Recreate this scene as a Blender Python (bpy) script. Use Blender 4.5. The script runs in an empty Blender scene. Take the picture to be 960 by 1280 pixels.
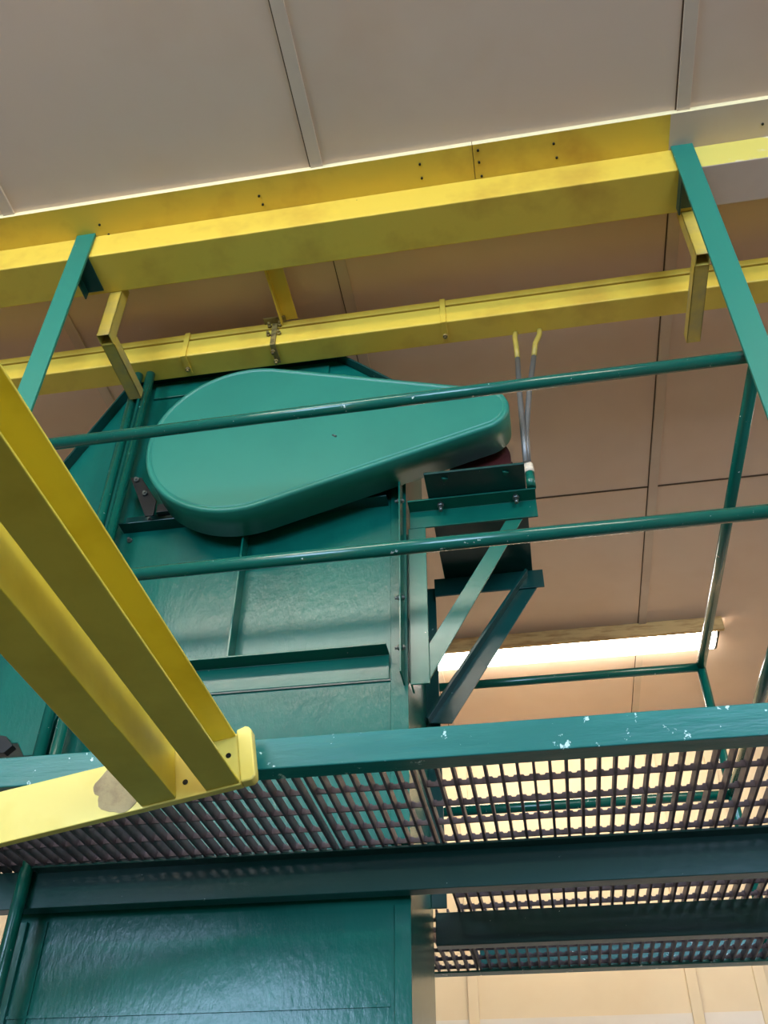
import bpy, bmesh, math, random
from mathutils import Vector, Matrix
random.seed(7)
C = bpy.context.scene.collection
PI = math.pi
EYE = 1.6            # everything below is measured from eye height; lifted by EYE at the end

# ------------------------------------------------------------------ materials
def srgb(r, g, b):
    def f(c):
        c /= 255.0
        return c / 12.92 if c <= .04045 else ((c + .055) / 1.055) ** 2.4
    return (f(r), f(g), f(b), 1)

def mat(name, col, rough=.4, spec=.5, metal=0, bump=0, bscale=40, bstretch=(1, 1, 1), var=None, vscale=6, vlo=.45, vhi=.65,
        chips=None, cscale=60, cthr=.72, spots=None):
    m = bpy.data.materials.new(name); m.use_nodes = True
    nt = m.node_tree; N = nt.nodes; L = nt.links
    b = N['Principled BSDF']
    b.inputs['Roughness'].default_value = rough
    b.inputs['Metallic'].default_value = metal
    b.inputs['Specular IOR Level'].default_value = spec
    tc = N.new('ShaderNodeTexCoord')
    mp = N.new('ShaderNodeMapping'); mp.inputs['Scale'].default_value = bstretch
    L.new(tc.outputs['Object'], mp.inputs['Vector'])
    last = None
    def rgb(c):
        n = N.new('ShaderNodeRGB'); n.outputs[0].default_value = c; return n.outputs[0]
    last = rgb(col)
    def noise(scale, detail=3, vec=None, rough_=.6):
        n = N.new('ShaderNodeTexNoise'); n.inputs['Scale'].default_value = scale
        n.inputs['Detail'].default_value = detail; n.inputs['Roughness'].default_value = rough_
        L.new(vec or tc.outputs['Object'], n.inputs['Vector']); return n.outputs['Fac']
    def ramp(fac, lo, hi):
        r = N.new('ShaderNodeMapRange'); r.inputs['From Min'].default_value = lo; r.inputs['From Max'].default_value = hi
        L.new(fac, r.inputs['Value']); return r.outputs['Result']
    def mix(fac, a, c):
        x = N.new('ShaderNodeMix'); x.data_type = 'RGBA'
        L.new(fac, x.inputs['Factor']); L.new(a, x.inputs[6]); L.new(c, x.inputs[7]); return x.outputs[2]
    if var:
        last = mix(ramp(noise(vscale, 4, mp.outputs['Vector']), vlo, vhi), last, rgb(var))
    if chips:
        last = mix(ramp(noise(cscale, 5, None, .7), cthr, cthr + .02), last, rgb(chips))
    if spots:
        v = N.new('ShaderNodeTexVoronoi'); v.inputs['Scale'].default_value = spots[1]
        L.new(tc.outputs['Object'], v.inputs['Vector'])
        last = mix(ramp(v.outputs['Distance'], spots[2], spots[2] * .7), last, rgb(spots[0]))
    L.new(last, b.inputs['Base Color'])
    if bump:
        bp = N.new('ShaderNodeBump'); bp.inputs['Strength'].default_value = bump; bp.inputs['Distance'].default_value = .004
        L.new(noise(bscale, 4, mp.outputs['Vector']), bp.inputs['Height']); L.new(bp.outputs['Normal'], b.inputs['Normal'])
    return m

def emit(name, col, strength):
    m = bpy.data.materials.new(name); m.use_nodes = True
    b = m.node_tree.nodes['Principled BSDF']
    b.inputs['Base Color'].default_value = (.9, .9, .88, 1)
    b.inputs['Emission Color'].default_value = col; b.inputs['Emission Strength'].default_value = strength
    return m

GREEN = srgb(10, 100, 82)
CHIP = srgb(205, 222, 210)
M = dict(
    green=mat('green_enamel', GREEN, .24, .5, bump=.12, bscale=26, var=srgb(8, 92, 76), vscale=3, chips=CHIP, cscale=38, cthr=.71),
    cover=mat('green_enamel_smooth', srgb(38, 122, 102), .38, .4, bump=.03, bscale=20, var=srgb(33, 115, 97), vscale=2),
    casing=mat('green_enamel_brushed', srgb(9, 97, 82), .24, .38, bump=.36, bscale=42, bstretch=(1, 1, .45), var=srgb(6, 86, 73), vscale=3, chips=srgb(120, 190, 175), cscale=50, cthr=.72),
    rail=mat('green_pipe_enamel', srgb(7, 90, 75), .2, .55, bump=.12, bscale=30, chips=CHIP, cscale=40, cthr=.672),
    toe=mat('teal_chipped_enamel', srgb(20, 108, 100), .3, .5, bump=.5, bscale=22, bstretch=(.35, 1, 2), var=srgb(36, 120, 112), vscale=5, chips=srgb(190, 225, 220), cscale=24, cthr=.642),
    strap=mat('green_flat_bar', srgb(34, 118, 98), .45, .4, bump=.04, bscale=30, chips=CHIP, cscale=40, cthr=.73),
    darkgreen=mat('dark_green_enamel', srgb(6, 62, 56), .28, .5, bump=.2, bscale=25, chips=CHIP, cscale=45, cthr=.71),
    yellow=mat('yellow_paint', srgb(228, 194, 72), .42, .4, bump=.06, bscale=25, var=srgb(204, 162, 60), vscale=3.5, vlo=.5, vhi=.75, chips=srgb(96, 76, 40), cscale=26, cthr=.72),
    yellowclean=mat('yellow_gloss_paint', srgb(224, 210, 74), .35, .45, bump=.05, bscale=40, var=srgb(212, 196, 62), vscale=5, chips=srgb(110, 90, 40), cscale=55, cthr=.73),
    yellowpale=mat('pale_yellow_gloss_paint', srgb(232, 216, 112), .4, .45, bump=.05, bscale=30, var=srgb(224, 204, 92), vscale=4),
    yellowold=mat('yellow_worn_paint', srgb(206, 178, 74), .4, .45, bump=.1, bscale=25, var=srgb(150, 138, 104), vscale=5, vlo=.42, vhi=.72),
    peel=mat('pale_yellow_peeling_paint', srgb(214, 196, 96), .5, .3, var=srgb(214, 202, 176), vscale=6, vlo=.55, vhi=.62),
    beige=mat('beige_paint_board', srgb(214, 192, 170), .5, .3, var=srgb(206, 182, 160), vscale=2),
    ceiling=mat('ceiling_beige_gloss', srgb(224, 197, 174), .36, .4, bump=.03, bscale=6, var=srgb(218, 188, 163), vscale=1.1, spots=(srgb(226, 206, 180), 3.1, .022)),
    wall=mat('wall_cream', srgb(214, 192, 154), .5, .3, bump=.03, bscale=6, var=srgb(208, 184, 146), vscale=1.3),
    jointshade=mat('panel_joint_shade', srgb(92, 72, 56), .7, .2),  # dark colour holds the shade of the ceiling panel gaps
    hall=mat('hall_wall_brown', srgb(126, 108, 88), .5, .3, var=srgb(116, 99, 80), vscale=1),
    dado=mat('wall_pale_dado', srgb(214, 202, 184), .5, .3, var=srgb(208, 195, 176), vscale=2),
    wood=mat('bare_wood', srgb(206, 170, 110), .5, .3, bstretch=(.6, 4, 4), var=srgb(170, 128, 76), vscale=8),
    edge=mat('cream_plank_edge', srgb(238, 222, 170), .5, .3),
    galv=mat('grating_steel', srgb(96, 88, 98), .5, .4, bump=.1, bscale=60, var=srgb(72, 64, 72), vscale=20),
    steel=mat('bolt_steel', srgb(120, 125, 118), .35, .5, metal=.7),
    rust=mat('rusty_clamp', srgb(150, 128, 70), .5, .4, var=srgb(80, 60, 34), vscale=30),
    conduit=mat('grey_conduit', srgb(120, 118, 112), .35, .5, metal=.4),
    conduity=mat('yellow_overspray_conduit', srgb(176, 152, 66), .45, .4),
    cream=mat('cream_plastic', srgb(224, 206, 178), .5, .3),
    motor=mat('maroon_motor_paint', srgb(74, 30, 28), .35, .5, bump=.05),
    black=mat('black_iron', srgb(16, 20, 20), .4, .4),
    floor=mat('concrete_floor', srgb(88, 80, 70), .6, .3, bump=.05, var=srgb(76, 69, 60), vscale=2),
    lampbody=mat('lamp_housing_white', srgb(226, 222, 206), .4, .4),
    tube=emit('lamp_lens_glow', (1, .945, .83, 1), 25.0),
    white=mat('window_frame_white', srgb(215, 215, 210), .5, .3),
)
glass = bpy.data.materials.new('clear_glass'); glass.use_nodes = True
gb = glass.node_tree.nodes['Principled BSDF']
gb.inputs['Transmission Weight'].default_value = 1; gb.inputs['Roughness'].default_value = 0; gb.inputs['IOR'].default_value = 1.01
M['glass'] = glass

# ------------------------------------------------------------------ mesh helpers
def box(bm, x0, x1, y0, y1, z0, z1):
    v = [bm.verts.new((x, y, z)) for x in (x0, x1) for y in (y0, y1) for z in (z0, z1)]
    for f in ((0, 1, 3, 2), (4, 6, 7, 5), (0, 4, 5, 1), (2, 3, 7, 6), (0, 2, 6, 4), (1, 5, 7, 3)):
        bm.faces.new([v[i] for i in f])

def prism(bm, pts, axis, a, b):
    """closed 2-D outline pushed along an axis ('x': pts=(y,z), 'y': pts=(x,z), 'z': pts=(x,y))"""
    def P(p, t):
        return {'x': (t, p[0], p[1]), 'y': (p[0], t, p[1]), 'z': (p[0], p[1], t)}[axis]
    va = [bm.verts.new(P(p, a)) for p in pts]; vb = [bm.verts.new(P(p, b)) for p in pts]
    n = len(pts)
    bm.faces.new(va); bm.faces.new(vb[::-1])
    for i in range(n):
        bm.faces.new((va[i], va[(i + 1) % n], vb[(i + 1) % n], vb[i]))

def tube(bm, p, q, r, n=16, caps=True):
    p, q = Vector(p), Vector(q); d = (q - p).normalized()
    a = d.orthogonal().normalized(); b = d.cross(a)
    A = [bm.verts.new(p + (a * math.cos(t) + b * math.sin(t)) * r) for t in [2 * PI * i / n for i in range(n)]]
    B = [bm.verts.new(q + (a * math.cos(t) + b * math.sin(t)) * r) for t in [2 * PI * i / n for i in range(n)]]
    for i in range(n):
        bm.faces.new((A[i], A[(i + 1) % n], B[(i + 1) % n], B[i])).smooth = True
    if caps: bm.faces.new(A[::-1]); bm.faces.new(B)

def path(bm, pts, r, n=12):
    pts = [Vector(p) for p in pts]; rings = []
    a = None
    for i, p in enumerate(pts):
        d = ((pts[min(i + 1, len(pts) - 1)] - p).normalized() + (p - pts[max(i - 1, 0)]).normalized()).normalized()
        a = (d.orthogonal() if a is None else (a - d * a.dot(d))).normalized(); b = d.cross(a)
        rings.append([bm.verts.new(p + (a * math.cos(t) + b * math.sin(t)) * r) for t in [2 * PI * k / n for k in range(n)]])
    for A, B in zip(rings, rings[1:]):
        for i in range(n): bm.faces.new((A[i], A[(i + 1) % n], B[(i + 1) % n], B[i])).smooth = True
    bm.faces.new(rings[0][::-1]); bm.faces.new(rings[-1])

def hexbolt(bm, p, d, r=.011, h=.012, shank=.014):
    p, d = Vector(p), Vector(d).normalized()
    tube(bm, p, p + d * h, r, 6); tube(bm, p + d * h, p + d * (h + shank), r * .55, 8)

def bolts(parent, pts, d, r, h, shank, m='steel', name='bolt'):
    for p in pts:
        bm = bmesh.new(); hexbolt(bm, p, d, r, h, shank); obj(name, bm, m, parent)

def channel(bm, x0, x1, y, z0, z1, leg, t, side=1):
    """steel channel along x, web at y facing -Y, legs going to +Y (side=1)"""
    s = side
    prism(bm, [(y, z0), (y + s * leg, z0), (y + s * leg, z0 + t), (y + s * t, z0 + t), (y + s * t, z1 - t), (y + s * leg, z1 - t), (y + s * leg, z1), (y, z1)], 'x', x0, x1)

def new(): return bmesh.new()

def obj(name, bm, m, parent=None, bevel=0, xf=None, seg=2):
    if xf is not None: bmesh.ops.transform(bm, matrix=xf, verts=bm.verts)
    bmesh.ops.recalc_face_normals(bm, faces=bm.faces)
    me = bpy.data.meshes.new(name)
    off = Vector((0, 0, 0))
    if parent is not None:
        q = parent
        while q is not None: off += q.location; q = q.parent
    else:
        xs = [v.co for v in bm.verts]
        off = Vector(((min(v.x for v in xs) + max(v.x for v in xs)) / 2, (min(v.y for v in xs) + max(v.y for v in xs)) / 2, min(v.z for v in xs)))
    bmesh.ops.translate(bm, vec=-off, verts=bm.verts)
    bm.to_mesh(me); bm.free()
    o = bpy.data.objects.new(name, me); C.objects.link(o)
    for k in (m if isinstance(m, (list, tuple)) else [m]): me.materials.append(M[k])
    if parent is not None: o.parent = parent
    else: o.location = off
    if bevel:
        b = o.modifiers.new('bevel', 'BEVEL'); b.width = bevel; b.segments = seg; b.limit_method = 'ANGLE'; b.angle_limit = .6
        b.harden_normals = False
    return o

def tag(o, label, cat, group=None):
    o['label'] = label; o['category'] = cat
    if group: o['group'] = group
    return o

def thing(name, loc, label, cat, group=None):
    o = bpy.data.objects.new(name, None); C.objects.link(o); o.location = loc; o.empty_display_size = .1
    return tag(o, label, cat, group)

def struct(name, bm, m, parent=None, bevel=0, label=None):
    o = obj(name, bm, m, parent, bevel)
    if parent is None: o['kind'] = 'structure'
    return o

def one(fn, *a):
    bm = new(); fn(bm, *a); return bm

# ------------------------------------------------------------------ the room
XL, XR, YF, YB, ZF, ZC = -6.0, 5.0, -6.5, 6.70, -EYE, 3.41
struct('floor', one(box, XL - .2, XR + .2, YF - .2, YB + .2, ZF - .1, ZF), 'floor')
struct('ceiling', one(box, XL - .2, XR + .2, YF - .2, YB + .2, ZC, ZC + .1), 'ceiling')
bm = new(); box(bm, XL, XR, YB, YB + .15, 1.34, ZC); box(bm, XL, XR, YB - .006, YB + .15, ZF, 1.34)
bm.faces.ensure_lookup_table()
for f in bm.faces:
    if all(v.co.z < 1.35 for v in f.verts): f.material_index = 1
struct('wall_back', bm, ['wall', 'dado'])
struct('wall_left', one(box, XL - .15, XL, YF, YB, ZF, ZC), 'hall')
struct('wall_right', one(box, XR, XR + .15, YF, YB, ZF, ZC), 'hall')
# wall behind the viewer with a high left window, and a right one added for more light
wins = [(-5.7, -2.3), (1.3, 4.5)]; WZ0, WZ1 = .3, 3.1
bm = new()
box(bm, XL, XR, YF - .15, YF, ZF, WZ0); box(bm, XL, XR, YF - .15, YF, WZ1, ZC)
xs = [XL] + [x for w in wins for x in w] + [XR]
for a, b in zip(xs[0::2], xs[1::2]): box(bm, a, b, YF - .15, YF, WZ0, WZ1)
struct('wall_front', bm, 'hall')
for i, (a, b) in enumerate(wins):
    bm = new()
    for x in (a + .03, (a + b) / 2, b - .03): box(bm, x - .03, x + .03, YF - .12, YF - .04, WZ0, WZ1)
    for z in (WZ0 + .03, WZ1 - .03): box(bm, a, b, YF - .12, YF - .04, z - .03, z + .03)
    w = struct('window_%d' % (i + 1), bm, 'white')
    struct('pane', one(box, a + .03, b - .03, YF - .085, YF - .08, WZ0 + .03, WZ1 - .03), 'glass', w)
    l = bpy.data.lights.new('daylight', 'AREA'); l.shape = 'RECTANGLE'; l.size = b - a - .1; l.size_y = WZ1 - WZ0 - .1
    l.energy = 400; l.color = (.50, .70, 1.0)
    lo = bpy.data.objects.new('daylight', l); C.objects.link(lo); lo.location = ((a + b) / 2, YF - .02, (WZ0 + WZ1) / 2)
    lo.rotation_euler = (PI / 2, 0, 0)
# battens of the ceiling panels
k = 1
for x in (-4.7, -3.3, -1.91, -.605, .805, 2.2, 3.6):
    bm = new(); box(bm, x - .024, x + .024, YF, YB, ZC - .012, ZC); n_ = len(bm.faces); box(bm, x - .030, x - .024, YF, YB, ZC - .002, ZC)  # thin second strip paints gap shade along the batten's left side
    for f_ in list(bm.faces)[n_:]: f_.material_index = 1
    struct('trim_%d' % k, bm, ['beige', 'jointshade'], bevel=.002); k += 1
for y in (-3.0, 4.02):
    struct('trim_%d' % k, one(box, XL, XR, y - .004, y + .006, ZC - .003, ZC), 'jointshade'); k += 1  # dark strips painted as shade of the cross seams
for x in (-3.1, -1.8, -.55, .85, 1.27, 2.6):
    struct('trim_%d' % k, one(box, x - .035, x + .035, YB - .02, YB, ZF, ZC), 'wall', bevel=.004); k += 1
struct('trim_%d' % k, one(box, XL, XR, YB - .03, YB, ZC - .045, ZC), 'beige', bevel=.004); k += 1

# ------------------------------------------------------------------ yellow beams under the ceiling
bm = new(); box(bm, XL, .008, 1.855, 2.20, 3.384, ZC); box(bm, .0105, .757, 1.855, 2.20, 3.384, ZC); box(bm, .757, XR, 1.855, 2.20, 3.384, ZC)
bm.faces.ensure_lookup_table()
for f in bm.faces:
    if f.normal.dot(Vector((0, -1, 0))) > .9 or all(abs(v.co.y - 1.855) < 1e-4 for v in f.verts): f.material_index = 1
    elif all(v.co.x > .75 for v in f.verts): f.material_index = 2
plank = thing('ceiling_plank', (0, 2.03, 3.384), 'flat yellow plank with pale front edge running across the ceiling above the nearer beam', 'plank')
obj('board', bm, ['yellow', 'edge', 'beige'], plank)
for x, y in ((-1.55, 1.95), (-1.53, 2.0), (-.86, 1.93), (-.855, 1.97), (-.20, 1.9), (-.20, 1.96), (.03, 1.88), (.03, 1.93), (.035, 1.99), (.32, 1.9), (.33, 1.96), (1.1, 1.95)):
    obj('nail_head', one(tube, (x, y, 3.379), (x, y, 3.385), .005, 8), 'black', plank)

beam1 = thing('steel_beam', (0, 2.1, 3.235), 'wide yellow steel beam nearest the viewer that the green hanger bars hang from', 'beam', 'yellow beams under the ceiling')
bm = new(); box(bm, XL, .83, 2.0, 2.185, 3.237, 3.384); obj('painted_run', bm, 'yellow', beam1, .004)
bm = new(); box(bm, .83, XR, 2.003, 2.182, 3.240, 3.384)
bmesh.ops.recalc_face_normals(bm, faces=bm.faces)
for f in bm.faces:
    if f.normal.z < -.5: f.material_index = 1
o = obj('unpainted_run', bm, ['peel', 'beige'], beam1, .004); o['label'] = 'beige underside with peeling yellow front'

beam2 = thing('steel_beam', (0, 2.56, 3.15), 'slimmer yellow beam behind the first, clamped along its length above the green drive cover', 'beam', 'yellow beams under the ceiling')
obj('box_section', one(box, XL, XR, 2.5, 2.62, 3.15, 3.252), 'yellow', beam2, .005)
bm = new(); box(bm, XL, XR, 2.502, 2.60, 3.266, 3.302); box(bm, XL, XR, 2.55, 2.59, 3.24, 3.28)
obj('top_strip', bm, 'yellow', beam2, .003)
for x, heavy in ((-1.34, 0), (-.934, 1), (-.187, 0)):
    bm = new(); w = .012
    box(bm, x - w, x + w, 2.492, 2.5, 3.145, 3.285 if heavy else 3.30)
    box(bm, x - w, x + w, 2.492, 2.60, 3.141, 3.15)
    if heavy: box(bm, x - .05, x + .05, 2.47, 2.508, 3.296, 3.304)
    c = obj('beam_clamp', bm, 'rust' if heavy else 'yellow', beam2, .002)
    if heavy:
        bolts(c, [(x + s * .024, 2.5, z) for z in (3.275, 3.215) for s in (-1, 1)], (0, -1, 0), .010, .012, .012, 'rust')
        bolts(c, [(x - .006, y, 3.143) for y in (2.53, 2.585)], (0, 0, -1), .011, .01, .012, 'rust')
    else:
        bolts(c, [(x, 2.565, 3.142)], (0, 0, -1), .011, .012, .008, 'rust')

# flat spacer between the two beams
bm = new(); box(bm, -.905, -.832, 2.05, 2.50, 3.306, 3.312); box(bm, -.905, -.898, 2.05, 2.50, 3.27, 3.312)
sp = tag(obj('spacer_angle', bm, 'yellow', bevel=.002), 'short yellow angle iron bridging the gap between the two yellow beams', 'angle iron')

# square tube brackets: drop from the front beam, then reach back beneath the second one
def bracket(x, label, ylen):
    t = thing('tube_bracket', (x, 2.22, 2.93), label, 'bracket', 'square tube brackets')
    h, w = .0275, .0045
    bm = new()
    z0, z1, yc = 2.955, 3.30, 2.213
    for a, b, c, d in ((-h, h, -h, -h + w), (-h, h, h - w, h), (-h, -h + w, -h, h), (h - w, h, -h, h)):
        box(bm, x + a, x + b, yc + c, yc + d, z0, z1)
    obj('drop_tube', bm, 'yellowold', t, .0015)
    bm = new()
    zc = 2.985
    for a, b, c, d in ((-h, h, -h, -h + w), (-h, h, h - w, h), (-h, -h + w, -h, h), (h - w, h, -h, h)):
        box(bm, x + a, x + b, yc + h, ylen, zc + c, zc + d)
    box(bm, x - h + w, x + h - w, ylen - .006, ylen - .001, zc - h + w, zc + h - w)
    obj('reach_tube', bm, 'yellowold', t, .0015)
    return t
bL = bracket(-1.545, 'worn yellow square tube bracket beside the two green pipes', 2.545)
bR = bracket(.815, 'worn yellow square tube bracket partly behind the green hanger bar at the right', 2.615)

# ------------------------------------------------------------------ platform
ZP = .945        # underside of the grating / toe flange
PX0, PX1 = -1.70, .86
Y0, Y1, Y2, Y3 = 2.0, 2.6, 3.17, 3.96
plat = thing('platform_frame', (-.4, 2.9, .84), 'dark green steel channel frame of the raised walkway around the machine', 'platform frame')
bm = new(); channel(bm, PX0, PX1, Y0, ZP, 1.024, .062, .007)
o = obj('toe_channel', bm, 'toe', plat, .003); o['label'] = 'teal toe channel along the front edge with chipped paint'
bm = new(); channel(bm, PX0, PX1, Y1, .845, ZP + .008, .05, .007); box(bm, -1.495, PX1, Y1 - .045, Y1 + .002, ZP + .001, ZP + .008); obj('cross_beam', bm, 'darkgreen', plat, .002)
bm = new(); channel(bm, -.372, PX1, Y2, .85, ZP + .008, .05, .007); obj('cross_beam', bm, 'darkgreen', plat, .003)
bm = new(); channel(bm, -.29, PX1, Y3, ZP, 1.07, .062, .007, -1); box(bm, -1.25, -.29, Y3 - .062, Y3, ZP, ZP + .007); obj('rear_toe_channel', bm, 'toe', plat, .003)
for x in (PX1, PX0):
    bm = new()
    s = -1 if x > 0 else 1
    y1 = Y3 if x > 0 else Y1
    prism(bm, [(x, ZP), (x, 1.024), (x + s * .007, 1.024), (x + s * .007, ZP + .007), (x + s * .05, ZP + .007), (x + s * .05, ZP)], 'y', Y0 + .008, y1 - .008)
    obj('end_channel', bm, 'darkgreen', plat, .002)

def grating(name, x0, x1, ys, label, ragged=False):
    t = thing('grating_panel', ((x0 + x1) / 2, (ys[0] + ys[1]) / 2, ZP + .008), label, 'grating', 'grating panels of the walkway')
    zb = ZP + .0085; h = .028
    bm = new(); n = max(2, round((x1 - x0) / .038)); p = (x1 - x0) / n
    for i in range(n + 1):
        x = x0 + i * p; box(bm, x - .0035, x + .0035, ys[0], ys[1], zb, zb + h)
    obj('bearing_bars', bm, 'galv', t)
    bm = new()
    y = 2.075
    while y < ys[1] - .01:
        if y > ys[0] + .01:
            top = []
            for i in range(n):
                a = x0 + i * p
                top += [(a, zb + .024), (a + p * .3, zb + .024), (a + p * .38, zb + .0195), (a + p * .62, zb + .0195), (a + p * .7, zb + .024)]
            top.append((x1, zb + .024))
            pts = [(x0, zb + .007), (x1, zb + .007)] + top[::-1]
            prism(bm, pts, 'y', y - .0025, y + .0025)
        y += .122
    obj('serrated_cross_bars', bm, 'galv', t)
    return t
grating('g', PX0 + .055, -.585, (Y0 + .012, Y1 + .04), 'front walkway grating panel at the left, lying below the yellow beam ends')
grating('g', -.555, -.292, (Y0 + .012, Y1 + .04), 'narrow front walkway grating panel below the corner of the green casing')
grating('g', -.272, PX1 - .012, (Y0 + .012, Y1 + .04), 'front walkway grating panel at the right, over the open room behind the toe channel')
grating('g', -.292, PX1 - .012, (Y1 + .052, Y2 + .03), 'middle strip of walkway grating between the two dark cross beams')
grating('g', -1.2, -.30, (Y2 + .06, Y3 - .012), 'rear walkway grating piece tucked behind the casing')
grating('g', -.286, PX1 - .012, (Y2 + .052, Y3 - .012), 'rearmost strip of walkway grating in front of the rear toe channel')

# guard rail
ZR, ZM, RR = 2.188, 1.588, .0205
SX0, SX1, YS = -1.63, .795, 2.025
rail = thing('guard_rail', (.4, 3.0, 1.03), 'green pipe guard rail around the walkway, rails in front of and behind the machine', 'guard rail')
RX, RY = .80, 3.90
bm = new(); tube(bm, (SX0 - .03, YS, ZR - .012), (RX, YS, ZR + .008), RR, 20); obj('top_rail', bm, 'rail', rail)
bm = new(); tube(bm, (SX0 - .03, YS, ZM), (RX, YS, ZM), RR, 20); obj('mid_rail', bm, 'rail', rail)
bm = new(); tube(bm, (RX, YS, ZR + .008), (RX, RY, ZR + .008), RR, 20); obj('side_top_rail', bm, 'rail', rail)
bm = new(); tube(bm, (RX, YS, ZM), (RX, RY, ZM), RR, 20); obj('side_mid_rail', bm, 'rail', rail)
bm = new(); tube(bm, (-1.15, RY, ZR + .008), (RX, RY, ZR + .008), RR, 20); obj('rear_top_rail', bm, 'rail', rail)
bm = new(); tube(bm, (-1.15, RY, ZM), (RX, RY, ZM), RR, 20); obj('rear_mid_rail', bm, 'rail', rail)
bm = new(); tube(bm, (RX, RY, ZP + .038), (RX, RY, ZR + .028), RR, 20); obj('corner_post', bm, 'rail', rail)
bm = new(); tube(bm, (-1.15, RY, ZP + .038), (-1.15, RY, ZR + .028), RR, 20); obj('end_post', bm, 'rail', rail)

# hanger bars from the front beam to the toe channel
def hanger(xt, xb, label, side):
    t = thing('hanger_bar', (xb, 1.995, ZP), label, 'hanger bar', 'green hanger bars')
    bm = new(); w = .041
    prism(bm, [(xb - w, ZP + .002), (xb + w, ZP + .002), (xt + w, 3.385), (xt - w, 3.385)], 'y', 1.985, 1.997)
    obj('flat_bar', bm, 'strap', t, .0015)
    bm = new()
    x0, x1 = xt - w + .004, xt + w - .004
    # short channel lying under the beam, open side outwards
    z0, z1 = 3.185, 3.236
    prism(bm, [(x0, z1), (x0, z0), (x0 + .007, z0), (x0 + .007, z1 - .007), (x1, z1 - .007), (x1, z1)], 'y', 1.998, 2.165)
    if side < 0:
        bmesh.ops.transform(bm, matrix=Matrix.Translation((xt, 0, 0)) @ Matrix.Scale(-1, 4, (1, 0, 0)) @ Matrix.Translation((-xt, 0, 0)), verts=bm.verts)
    obj('beam_channel', bm, 'darkgreen', t, .002)
    return t
hanger(-1.625, -1.633, 'tall green flat hanger bar at the left, crossing in front of both yellow beams', 1)
hanger(.805, .785, 'tall green flat hanger bar at the right that the front rails end against', 1)

# ------------------------------------------------------------------ elevator casing
YT, YTB = 2.68, 3.20
TX0, TX1 = -1.585, -.382
tower = thing('elevator_casing', ((TX0 + TX1) / 2, 2.94, ZF), 'tall glossy green sheet metal machine casing standing through the walkway', 'machine casing')
bm = new()
prism(bm, [(TX0, ZF), (TX1, ZF), (TX1, 2.93), (-.585, 3.115), (-.69, 3.205), (-1.60, 3.205)], 'y', YT, YTB)
obj('casing_shell', bm, 'casing', tower, .004)
bm = new()
prism(bm, [(TX0 + .001, 3.10), (-1.602, 3.204), (-1.632, 3.204), (-1.66, 3.13), (-2.42, 1.50), (-2.42, 1.425), (-1.735, 1.425), (-1.70, 1.375), (-1.668, 1.375), (-1.606, 1.53), (TX0 + .001, 1.66)], 'y', YT + .002, YTB - .03)
o = obj('discharge_chute', bm, 'casing', tower, .003)
# rim standing forward of the hood
bm = new()
def strip(bm, p, q, t, y0, y1):
    d = Vector((q[0] - p[0], q[1] - p[1])).normalized(); n = Vector((-d.y, d.x)) * t
    prism(bm, [p, q, (q[0] + n.x, q[1] + n.y), (p[0] + n.x, p[1] + n.y)], 'y', y0, y1)
strip(bm, (-2.42, 1.50), (-1.66, 3.13), .008, YT - .045, YT + .02)
strip(bm, (-1.66, 3.13), (-1.632, 3.206), .008, YT - .045, YT + .02)
strip(bm, (-1.632, 3.206), (-.69, 3.206), .008, YT - .045, YT + .02)
strip(bm, (-.69, 3.206), (-.585, 3.116), .008, YT - .045, YT + .02)
strip(bm, (-.585, 3.116), (TX1, 2.93), .008, YT - .045, YT + .02)
obj('hood_rim', bm, 'darkgreen', tower, .001)
bm = new(); box(bm, -1.53, -.72, YT - .012, YT, 3.085, 3.17); obj('hood_band', bm, 'green', tower, .002)
# chute foot flange with bolt
bm = new(); prism(bm, [(-2.42, 1.375), (-1.755, 1.375), (-1.73, 1.40), (-1.765, 1.437), (-1.80, 1.445), (-2.42, 1.445)], 'y', YT - .03, YT + .0)
fl = obj('chute_flange', bm, 'black', tower, .002)
bolts(fl, [(-1.81, YT - .03, 1.408)], (0, -1, 0), .012, .01, .008)
# front panel joints and stiffeners
bm = new(); box(bm, TX0, -.437, YT - .006, YT, 1.547, 1.553); obj('panel_seam', bm, 'darkgreen', tower)
bm = new()
prism(bm, [(YT, 1.553), (YT, 1.652), (YT - .075, 1.652), (YT - .075, 1.645), (YT - .008, 1.645), (YT - .008, 1.553)], 'x', -1.50, -.445)
obj('shelf_angle', bm, 'green', tower, .002)
bm = new(); box(bm, -1.002, -.994, YT - .065, YT, 1.655, 2.38); obj('stiffener', bm, 'green', tower, .0015)
bm = new(); box(bm, -.440, TX1 + .001, YT - .012, YT, 1.0, 2.5); obj('corner_strip', bm, 'casing', tower, .002)
bm = new(); box(bm, -.428, TX1 + .001, YT - .012, YT, ZF, .83); obj('corner_strip', bm, 'casing', tower, .002)
bm = new(); box(bm, TX0 - .001, -1.53, YT - .012, YT, ZF, .83); obj('corner_strip', bm, 'casing', tower, .002)
bm = new(); box(bm, TX0 + .01, -.44, YT - .005, YT, .572, .580); obj('panel_seam', bm, 'casing', tower)
bm = new(); box(bm, -1.475, -1.468, YT - .006, YT, ZF, .83); obj('panel_seam', bm, 'casing', tower)
# horizontal angle half way up with bolts
bm = new()
prism(bm, [(YT, 2.312), (YT - .06, 2.312), (YT - .06, 2.318), (YT - .007, 2.318), (YT - .007, 2.39), (YT, 2.39)], 'x', -1.525, -.45)
ang = obj('cross_angle', bm, 'darkgreen', tower, .002)
bolts(ang, [(-1.42, YT - .007, 2.36), (-1.36, YT - .007, 2.34), (-1.49, YT, 2.27)], (0, -1, 0), .01, .01, .01)
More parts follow.
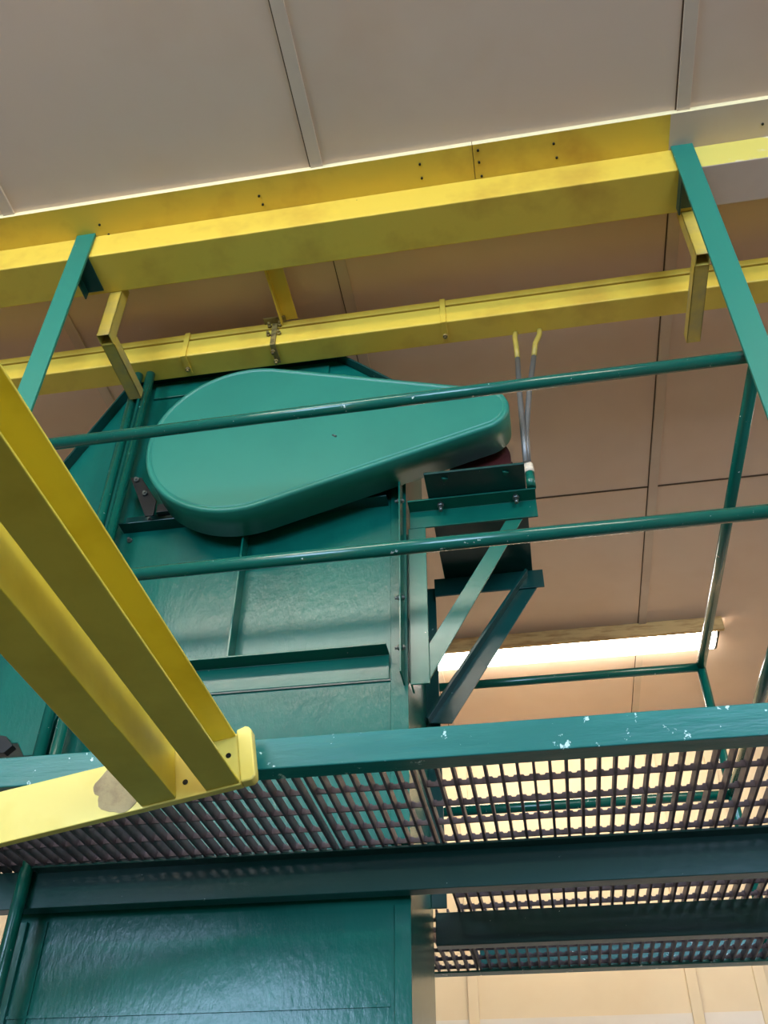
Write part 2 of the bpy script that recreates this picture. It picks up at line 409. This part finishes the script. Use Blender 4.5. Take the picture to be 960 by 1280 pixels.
# thin bolted joint plate standing forward near the right edge
bm = new(); box(bm, -.396, -.390, 2.575, YT - .012, 1.52, 2.42)
jp = obj('joint_plate', bm, 'green', tower, .001)
bolts(jp, [(-.396, 2.61, z) for z in (2.36, 2.27, 1.83, 1.63)], (-1, 0, 0), .010, .009, .010)
bolts(jp, [(-.390, 2.61, z) for z in (2.36, 2.27, 1.83, 1.63)], (1, 0, 0), .010, .006, .004)
bm = new(); box(bm, TX1, -.33, YTB - .05, YTB - .042, .96, 2.24); obj('rear_corner_angle', bm, 'darkgreen', tower, .002)

# ------------------------------------------------------------------ teardrop drive cover
CA, RA, CB, RB = (-.997, 2.560), .390, (-.066, 2.555), .112
def tear(off, n=56):
    ra, rb = RA - off, RB - off
    d = CB[0] - CA[0]; al = math.asin((ra - rb) / d)
    a0 = PI / 2 - al
    pts = [(CA[0] + ra * math.cos(a), CA[1] + ra * math.sin(a)) for a in [a0 + (2 * PI - 2 * a0) * i / n for i in range(n + 1)]]
    pts += [(CB[0] + rb * math.cos(a), CB[1] + rb * math.sin(a)) for a in [-a0 + 2 * a0 * i / 24 for i in range(25)]]
    return pts
cover = thing('drive_cover', (-.6, 2.53, 2.165), 'large smooth green teardrop shaped belt guard mounted on the casing front', 'machine guard')
bm = new()
prof = [(0, 2.60), (0, 2.462), (.003, 2.454), (.010, 2.450), (.019, 2.4495), (.0215, 2.4535), (.024, 2.4535), (.027, 2.450)]
rings = [[bm.verts.new((p[0], y, p[1])) for p in tear(o_)] for o_, y in prof]
n = len(rings[0])
for A, B in zip(rings, rings[1:]):
    for i in range(n): bm.faces.new((A[i], A[(i + 1) % n], B[(i + 1) % n], B[i])).smooth = True
bm.faces.new(rings[-1]); bm.faces.new(rings[0][::-1])
shell = obj('guard_shell', bm, 'cover', cover)
bm = new(); tube(bm, (-.63, 2.452, 2.50), (-.615, 2.447, 2.487), .004, 8); obj('dent_mark', bm, 'steel', shell)
bm = new()
prism(bm, [(-1.500, 2.527), (-1.452, 2.520), (-1.366, 2.385), (-1.366, 2.31), (-1.40, 2.31)], 'y', 2.585, 2.592)
box(bm, -1.36, -1.30, 2.592, YT - .061, 2.33, 2.37)
mb = obj('mounting_bracket', bm, 'black', cover, .001)
bolts(mb, [(-1.468, 2.585, 2.505), (-1.418, 2.585, 2.425)], (0, -1, 0), .011, .01, .008)
bm = new(); tube(bm, (CA[0], 2.60, CA[1]), (CA[0], YT, CA[1]), .05, 20); obj('shaft_boss', bm, 'darkgreen', cover)

# ------------------------------------------------------------------ motor bracket
ZA = 2.25
mbk = thing('motor_bracket', (-.12, 2.9, 1.52), 'green braced angle iron bracket sticking out right of the casing below the motor', 'bracket')
bm = new(); prism(bm, [(2.598, ZA), (2.598, ZA + .007), (2.668, ZA + .007), (2.668, ZA - .078), (2.660, ZA - .078), (2.660, ZA)], 'x', -.366, .108)
fa = obj('front_angle', bm, 'green', mbk, .0015)
bolts(fa, [(x, 2.63, ZA) for x in (-.245, .035)], (0, 0, -1), .013, .012, .02)
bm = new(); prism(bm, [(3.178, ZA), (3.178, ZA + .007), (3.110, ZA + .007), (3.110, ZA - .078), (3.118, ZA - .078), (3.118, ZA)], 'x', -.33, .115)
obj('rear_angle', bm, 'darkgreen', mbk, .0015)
bm = new(); box(bm, -.287, .075, 2.468, 3.24, ZA + .009, ZA + .019)
bp = obj('base_plate', bm, 'darkgreen', mbk, .002)
for x in (-.215, .005): obj('plate_bolt', one(tube, (x, 2.50, ZA + .009), (x, 2.50, ZA + .001), .013, 3), 'green', bp)
bm = new()
prism(bm, [(-.372, 2.660), (-.308, 2.660), (-.308, 2.667), (-.365, 2.667), (-.365, YT + .04), (-.372, YT + .04)], 'z', 1.517, ZA - .079)
obj('upright_angle', bm, 'green', mbk, .0015)
bm = new(); box(bm, TX1 + .001, -.3725, 2.69, 2.715, 1.55, 2.17); obj('upright_packer', bm, 'green', mbk)
bm = new(); prism(bm, [(-.352, 1.598), (-.335, 1.52), (-.318, 1.521), (.050, 2.172), (-.010, 2.172)], 'y', 2.6685, 2.6755); obj('front_brace', bm, 'green', mbk, .001)
bm = new()
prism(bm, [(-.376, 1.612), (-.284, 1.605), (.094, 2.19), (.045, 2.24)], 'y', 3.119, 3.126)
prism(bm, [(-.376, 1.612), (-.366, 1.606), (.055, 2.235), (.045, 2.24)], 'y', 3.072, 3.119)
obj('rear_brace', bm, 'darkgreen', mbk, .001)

# electric motor
mot = thing('electric_motor', (-.085, 2.82, ZA + .019), 'dark maroon electric motor mostly hidden behind the narrow end of the green cover', 'motor')
bm = new()
mc = (-.085, 2.475)
tube(bm, (mc[0], 2.65, mc[1]), (mc[0], 3.02, mc[1]), .118, 40)
for i in range(20):
    a = 2 * PI * i / 20; ca, sa = math.cos(a), math.sin(a)
    tube(bm, (mc[0] + ca * .118, 2.69, mc[1] + sa * .118), (mc[0] + ca * .118, 2.98, mc[1] + sa * .118), .006, 6)
obj('motor_body', bm, 'motor', mot)
for s in (-1, 1):
    bm = new(); xx = mc[0] + s * .095
    prism(bm, [(xx - .03, ZA + .019), (xx + .03, ZA + .019), (xx + .03, ZA + .04), (xx + .014, ZA + .05), (xx + .008, ZA + .16), (xx - .02, ZA + .16), (xx - .02, ZA + .05), (xx - .03, ZA + .04)], 'y', 2.67, 2.98)
    obj('motor_foot', bm, 'motor', mot, .003)
bm = new(); tube(bm, (CB[0], 2.60, CB[1]), (CB[0], 2.66, CB[1]), .022, 16); obj('motor_shaft', bm, 'steel', mot)

# conduits up to the second beam
for xt, xm, lab in ((.112, .098, 'left of two thin grey conduits rising from the motor bracket to the yellow beam'), (.213, .140, 'right of two thin grey conduits rising from the motor bracket, bowed outwards')):
    t = thing('conduit', (.095, 2.61, 2.30), lab, 'conduit', 'conduits to the motor')
    s = 0 if xt < .2 else 1
    P = [(.086 + .008 * s, 2.585 + .026 * s, 2.37), (.090 + .012 * s, 2.59 + .022 * s, 2.55), (.096 + .040 * s, 2.60, 2.78), (.106 + .068 * s, 2.605, 2.98)]
    bm = new(); path(bm, P, .0115); obj('grey_run', bm, 'conduit', t)
    bm = new(); path(bm, [P[-1], (.107 + .08 * s, 2.606, 3.06), (xt - .006 + .004 * s, 2.608, 3.12), (xt, 2.608, 3.149)], .0116); o = obj('painted_run', bm, 'conduity', t); o['label'] = 'upper end with yellow overspray'
t = thing('conduit_elbow', (.095, 2.60, 2.26), 'short green pipe stub with a cream collar where the two conduits meet', 'pipe fitting')
bm = new(); tube(bm, (.095, 2.60, 2.258), (.095, 2.60, 2.33), .017, 14); obj('stub', bm, 'green', t)
bm = new(); tube(bm, (.095, 2.60, 2.33), (.093, 2.60, 2.372), .0185, 14); obj('collar', bm, 'cream', t)

# two green pipes left of the casing
for x, y, lab, z0 in ((-1.577, 2.575, 'left of two green vertical pipes beside the casing, standing on the walkway', ZP + .037), (-1.521, 2.578, 'right of two green vertical pipes beside the casing, running on below the walkway', ZF)):
    bm = new(); tube(bm, (x, y, z0), (x, y, 3.150), .0205, 18)
    tag(obj('vertical_pipe', bm, 'rail'), lab, 'pipe', 'green vertical pipes')

# ------------------------------------------------------------------ yellow channels near the viewer, tilted about the depth axis
ROLL = Matrix.Translation((-.669, 1.94, .887)) @ Matrix.Rotation(-math.radians(10.5), 4, 'Y')
def chan_y(bm, xw, s, h, leg, t, y0, y1):
    """channel along y, web at xw, legs towards s"""
    prism(bm, [(xw, 0), (xw + s * leg, 0), (xw + s * leg, t), (xw + s * t, t), (xw + s * t, h - t), (xw + s * leg, h - t), (xw + s * leg, h), (xw, h)], 'y', y0, y1)
YE = YF - 1.94
frame = thing('channel_frame', (-1.0, 1.9, .80), 'yellow frame of two channel beams coming overhead and bolted to a tilted cross channel', 'steel frame')
bm = new(); chan_y(bm, -.080, 1, .126, .080, .007, YE, -.002)
o = obj('channel_beam', bm, 'yellowclean', frame, .002, ROLL.copy()); o['label'] = 'right beam with its open side showing'
bm = new(); chan_y(bm, -.150, -1, .126, .083, .007, YE, -.002)
o = obj('channel_beam', bm, 'yellowclean', frame, .002, ROLL.copy()); o['label'] = 'left beam with its smooth back showing'
bm = new()
prism(bm, [(0, -.004), (.022, -.004), (.022, .002), (.007, .002), (.007, .120), (.022, .120), (.022, .127), (0, .127)], 'x', -1.3, .004)
crossb = obj('cross_channel', bm, 'yellowpale', frame, .002, ROLL.copy())
# bare patch: a flaked-off area of its own shape on the web
bm = new()
pp = []
for i in range(40):
    a = 2 * PI * i / 40; rr = 1 + .10 * math.sin(3 * a + 1) + .06 * math.sin(7 * a) + random.uniform(-.03, .03)
    pp.append((-.272 + .078 * rr * math.cos(a), .060 + .056 * rr * math.sin(a)))
prism(bm, pp, 'y', -.0012, .001)
M['bare'] = mat('flaked_bare_patch', srgb(176, 160, 118), .6, .2, bump=.4, bscale=60, var=srgb(150, 132, 100), vscale=22)
o = obj('bare_patch', bm, 'bare', crossb, 0, ROLL.copy()); o['label'] = 'flaked grey-brown patch'
bm = new()
prism(bm, [(.004, -.004), (.030, -.004), (.040, .004), (.040, .122), (.034, .132), (.026, .135), (.004, .130)], 'y', -.012, .022)
obj('end_stop', bm, 'yellowpale', frame, .004, ROLL.copy())
for p in ((-.022, .075), (-.118, .105), (-.128, .035), (-.086, .056)): obj('bolt_hole', one(tube, (p[0], .001, p[1]), (p[0], -.001, p[1]), .0065, 14), 'black', crossb, 0, ROLL.copy())

# ------------------------------------------------------------------ lamps
def lamp(xc, yc, lab, L=2.4):
    t = thing('fluorescent_light', (xc, yc, ZC - .084), lab, 'ceiling light', 'fluorescent ceiling lights')
    bm = new(); box(bm, xc - L / 2, xc + L / 2, yc - .075, yc + .075, ZC - .03, ZC); obj('housing', bm, 'lampbody', t, .004)
    bm = new()
    prof = [(-.120, -.030), (-.120, -.055), (-.106, -.076), (-.075, -.084), (.075, -.084), (.106, -.076), (.120, -.055), (.120, -.030)]
    prism(bm, [(yc + a, ZC + b) for a, b in prof], 'x', xc - L / 2 + .012, xc + L / 2 - .012); obj('lens', bm, 'tube', t)
    for s in (-1, 1):
        bm = new(); prism(bm, [(yc + a * 1.04, ZC + b * 1.03) for a, b in prof], 'x', xc + s * (L / 2 - .012), xc + s * (L / 2 + .004)); obj('end_cap', bm, 'black' if s > 0 else 'lampbody', t, .002)
    return t
lamp(.09, 5.578, 'glowing fluorescent ceiling light seen behind the braces and the rear guard rail')
struct('trim_%d' % k, one(box, -1.6, 1.315, 5.405, 5.435, ZC - .098, ZC), 'wood', bevel=.003); k += 1
lamp(-1.3, .1, 'fluorescent ceiling light above and behind the viewer, nearest the beams')
lamp(-3.6, -3.0, 'fluorescent ceiling light far behind the viewer')
lamp(2.7, .2, 'unseen ceiling light added right of the viewer to brighten right-facing sides')  # added fill lamp, throws light on the channel beam's web
lamp(3.7, 3.0, 'unseen ceiling light added right of the walkway to brighten the ceiling')  # added fill lamp out of view, lifts the far ceiling
lamp(-4.4, 4.6, 'unseen ceiling light added left of the casing to brighten the ceiling')  # matching fill lamp added out of view on the left

# ------------------------------------------------------------------ world, camera, lift to floor level
w = bpy.data.worlds.new('World'); bpy.context.scene.world = w; w.use_nodes = True
w.node_tree.nodes['Background'].inputs[0].default_value = (.45, .62, .9, 1); w.node_tree.nodes['Background'].inputs[1].default_value = .6

cam = bpy.data.cameras.new('Camera'); co = bpy.data.objects.new('Camera', cam); C.objects.link(co)
f, pi_, ro, ya = 1158.13, .698339641, .00777852613, -.172919502
cp, sp_ = math.cos(pi_), math.sin(pi_)
fw = Vector((math.sin(ya) * cp, math.cos(ya) * cp, sp_)); r = Vector((math.cos(ya), -math.sin(ya), 0)); u = r.cross(fw)
r2 = r * math.cos(ro) + u * math.sin(ro); u2 = -r * math.sin(ro) + u * math.cos(ro)
m = Matrix((r2, u2, -fw)).transposed().to_4x4()
co.matrix_world = m
cam.sensor_fit = 'VERTICAL'; cam.sensor_height = 24; cam.lens = f / 1280 * 24; cam.clip_start = .02
bpy.context.scene.camera = co
for o in bpy.context.scene.objects:
    if o.parent is None: o.location.z += EYE

vs = bpy.context.scene.view_settings
vs.view_transform = 'Standard'; vs.look = 'None'; vs.exposure = 0.5; vs.gamma = 1; vs.use_curve_mapping = False
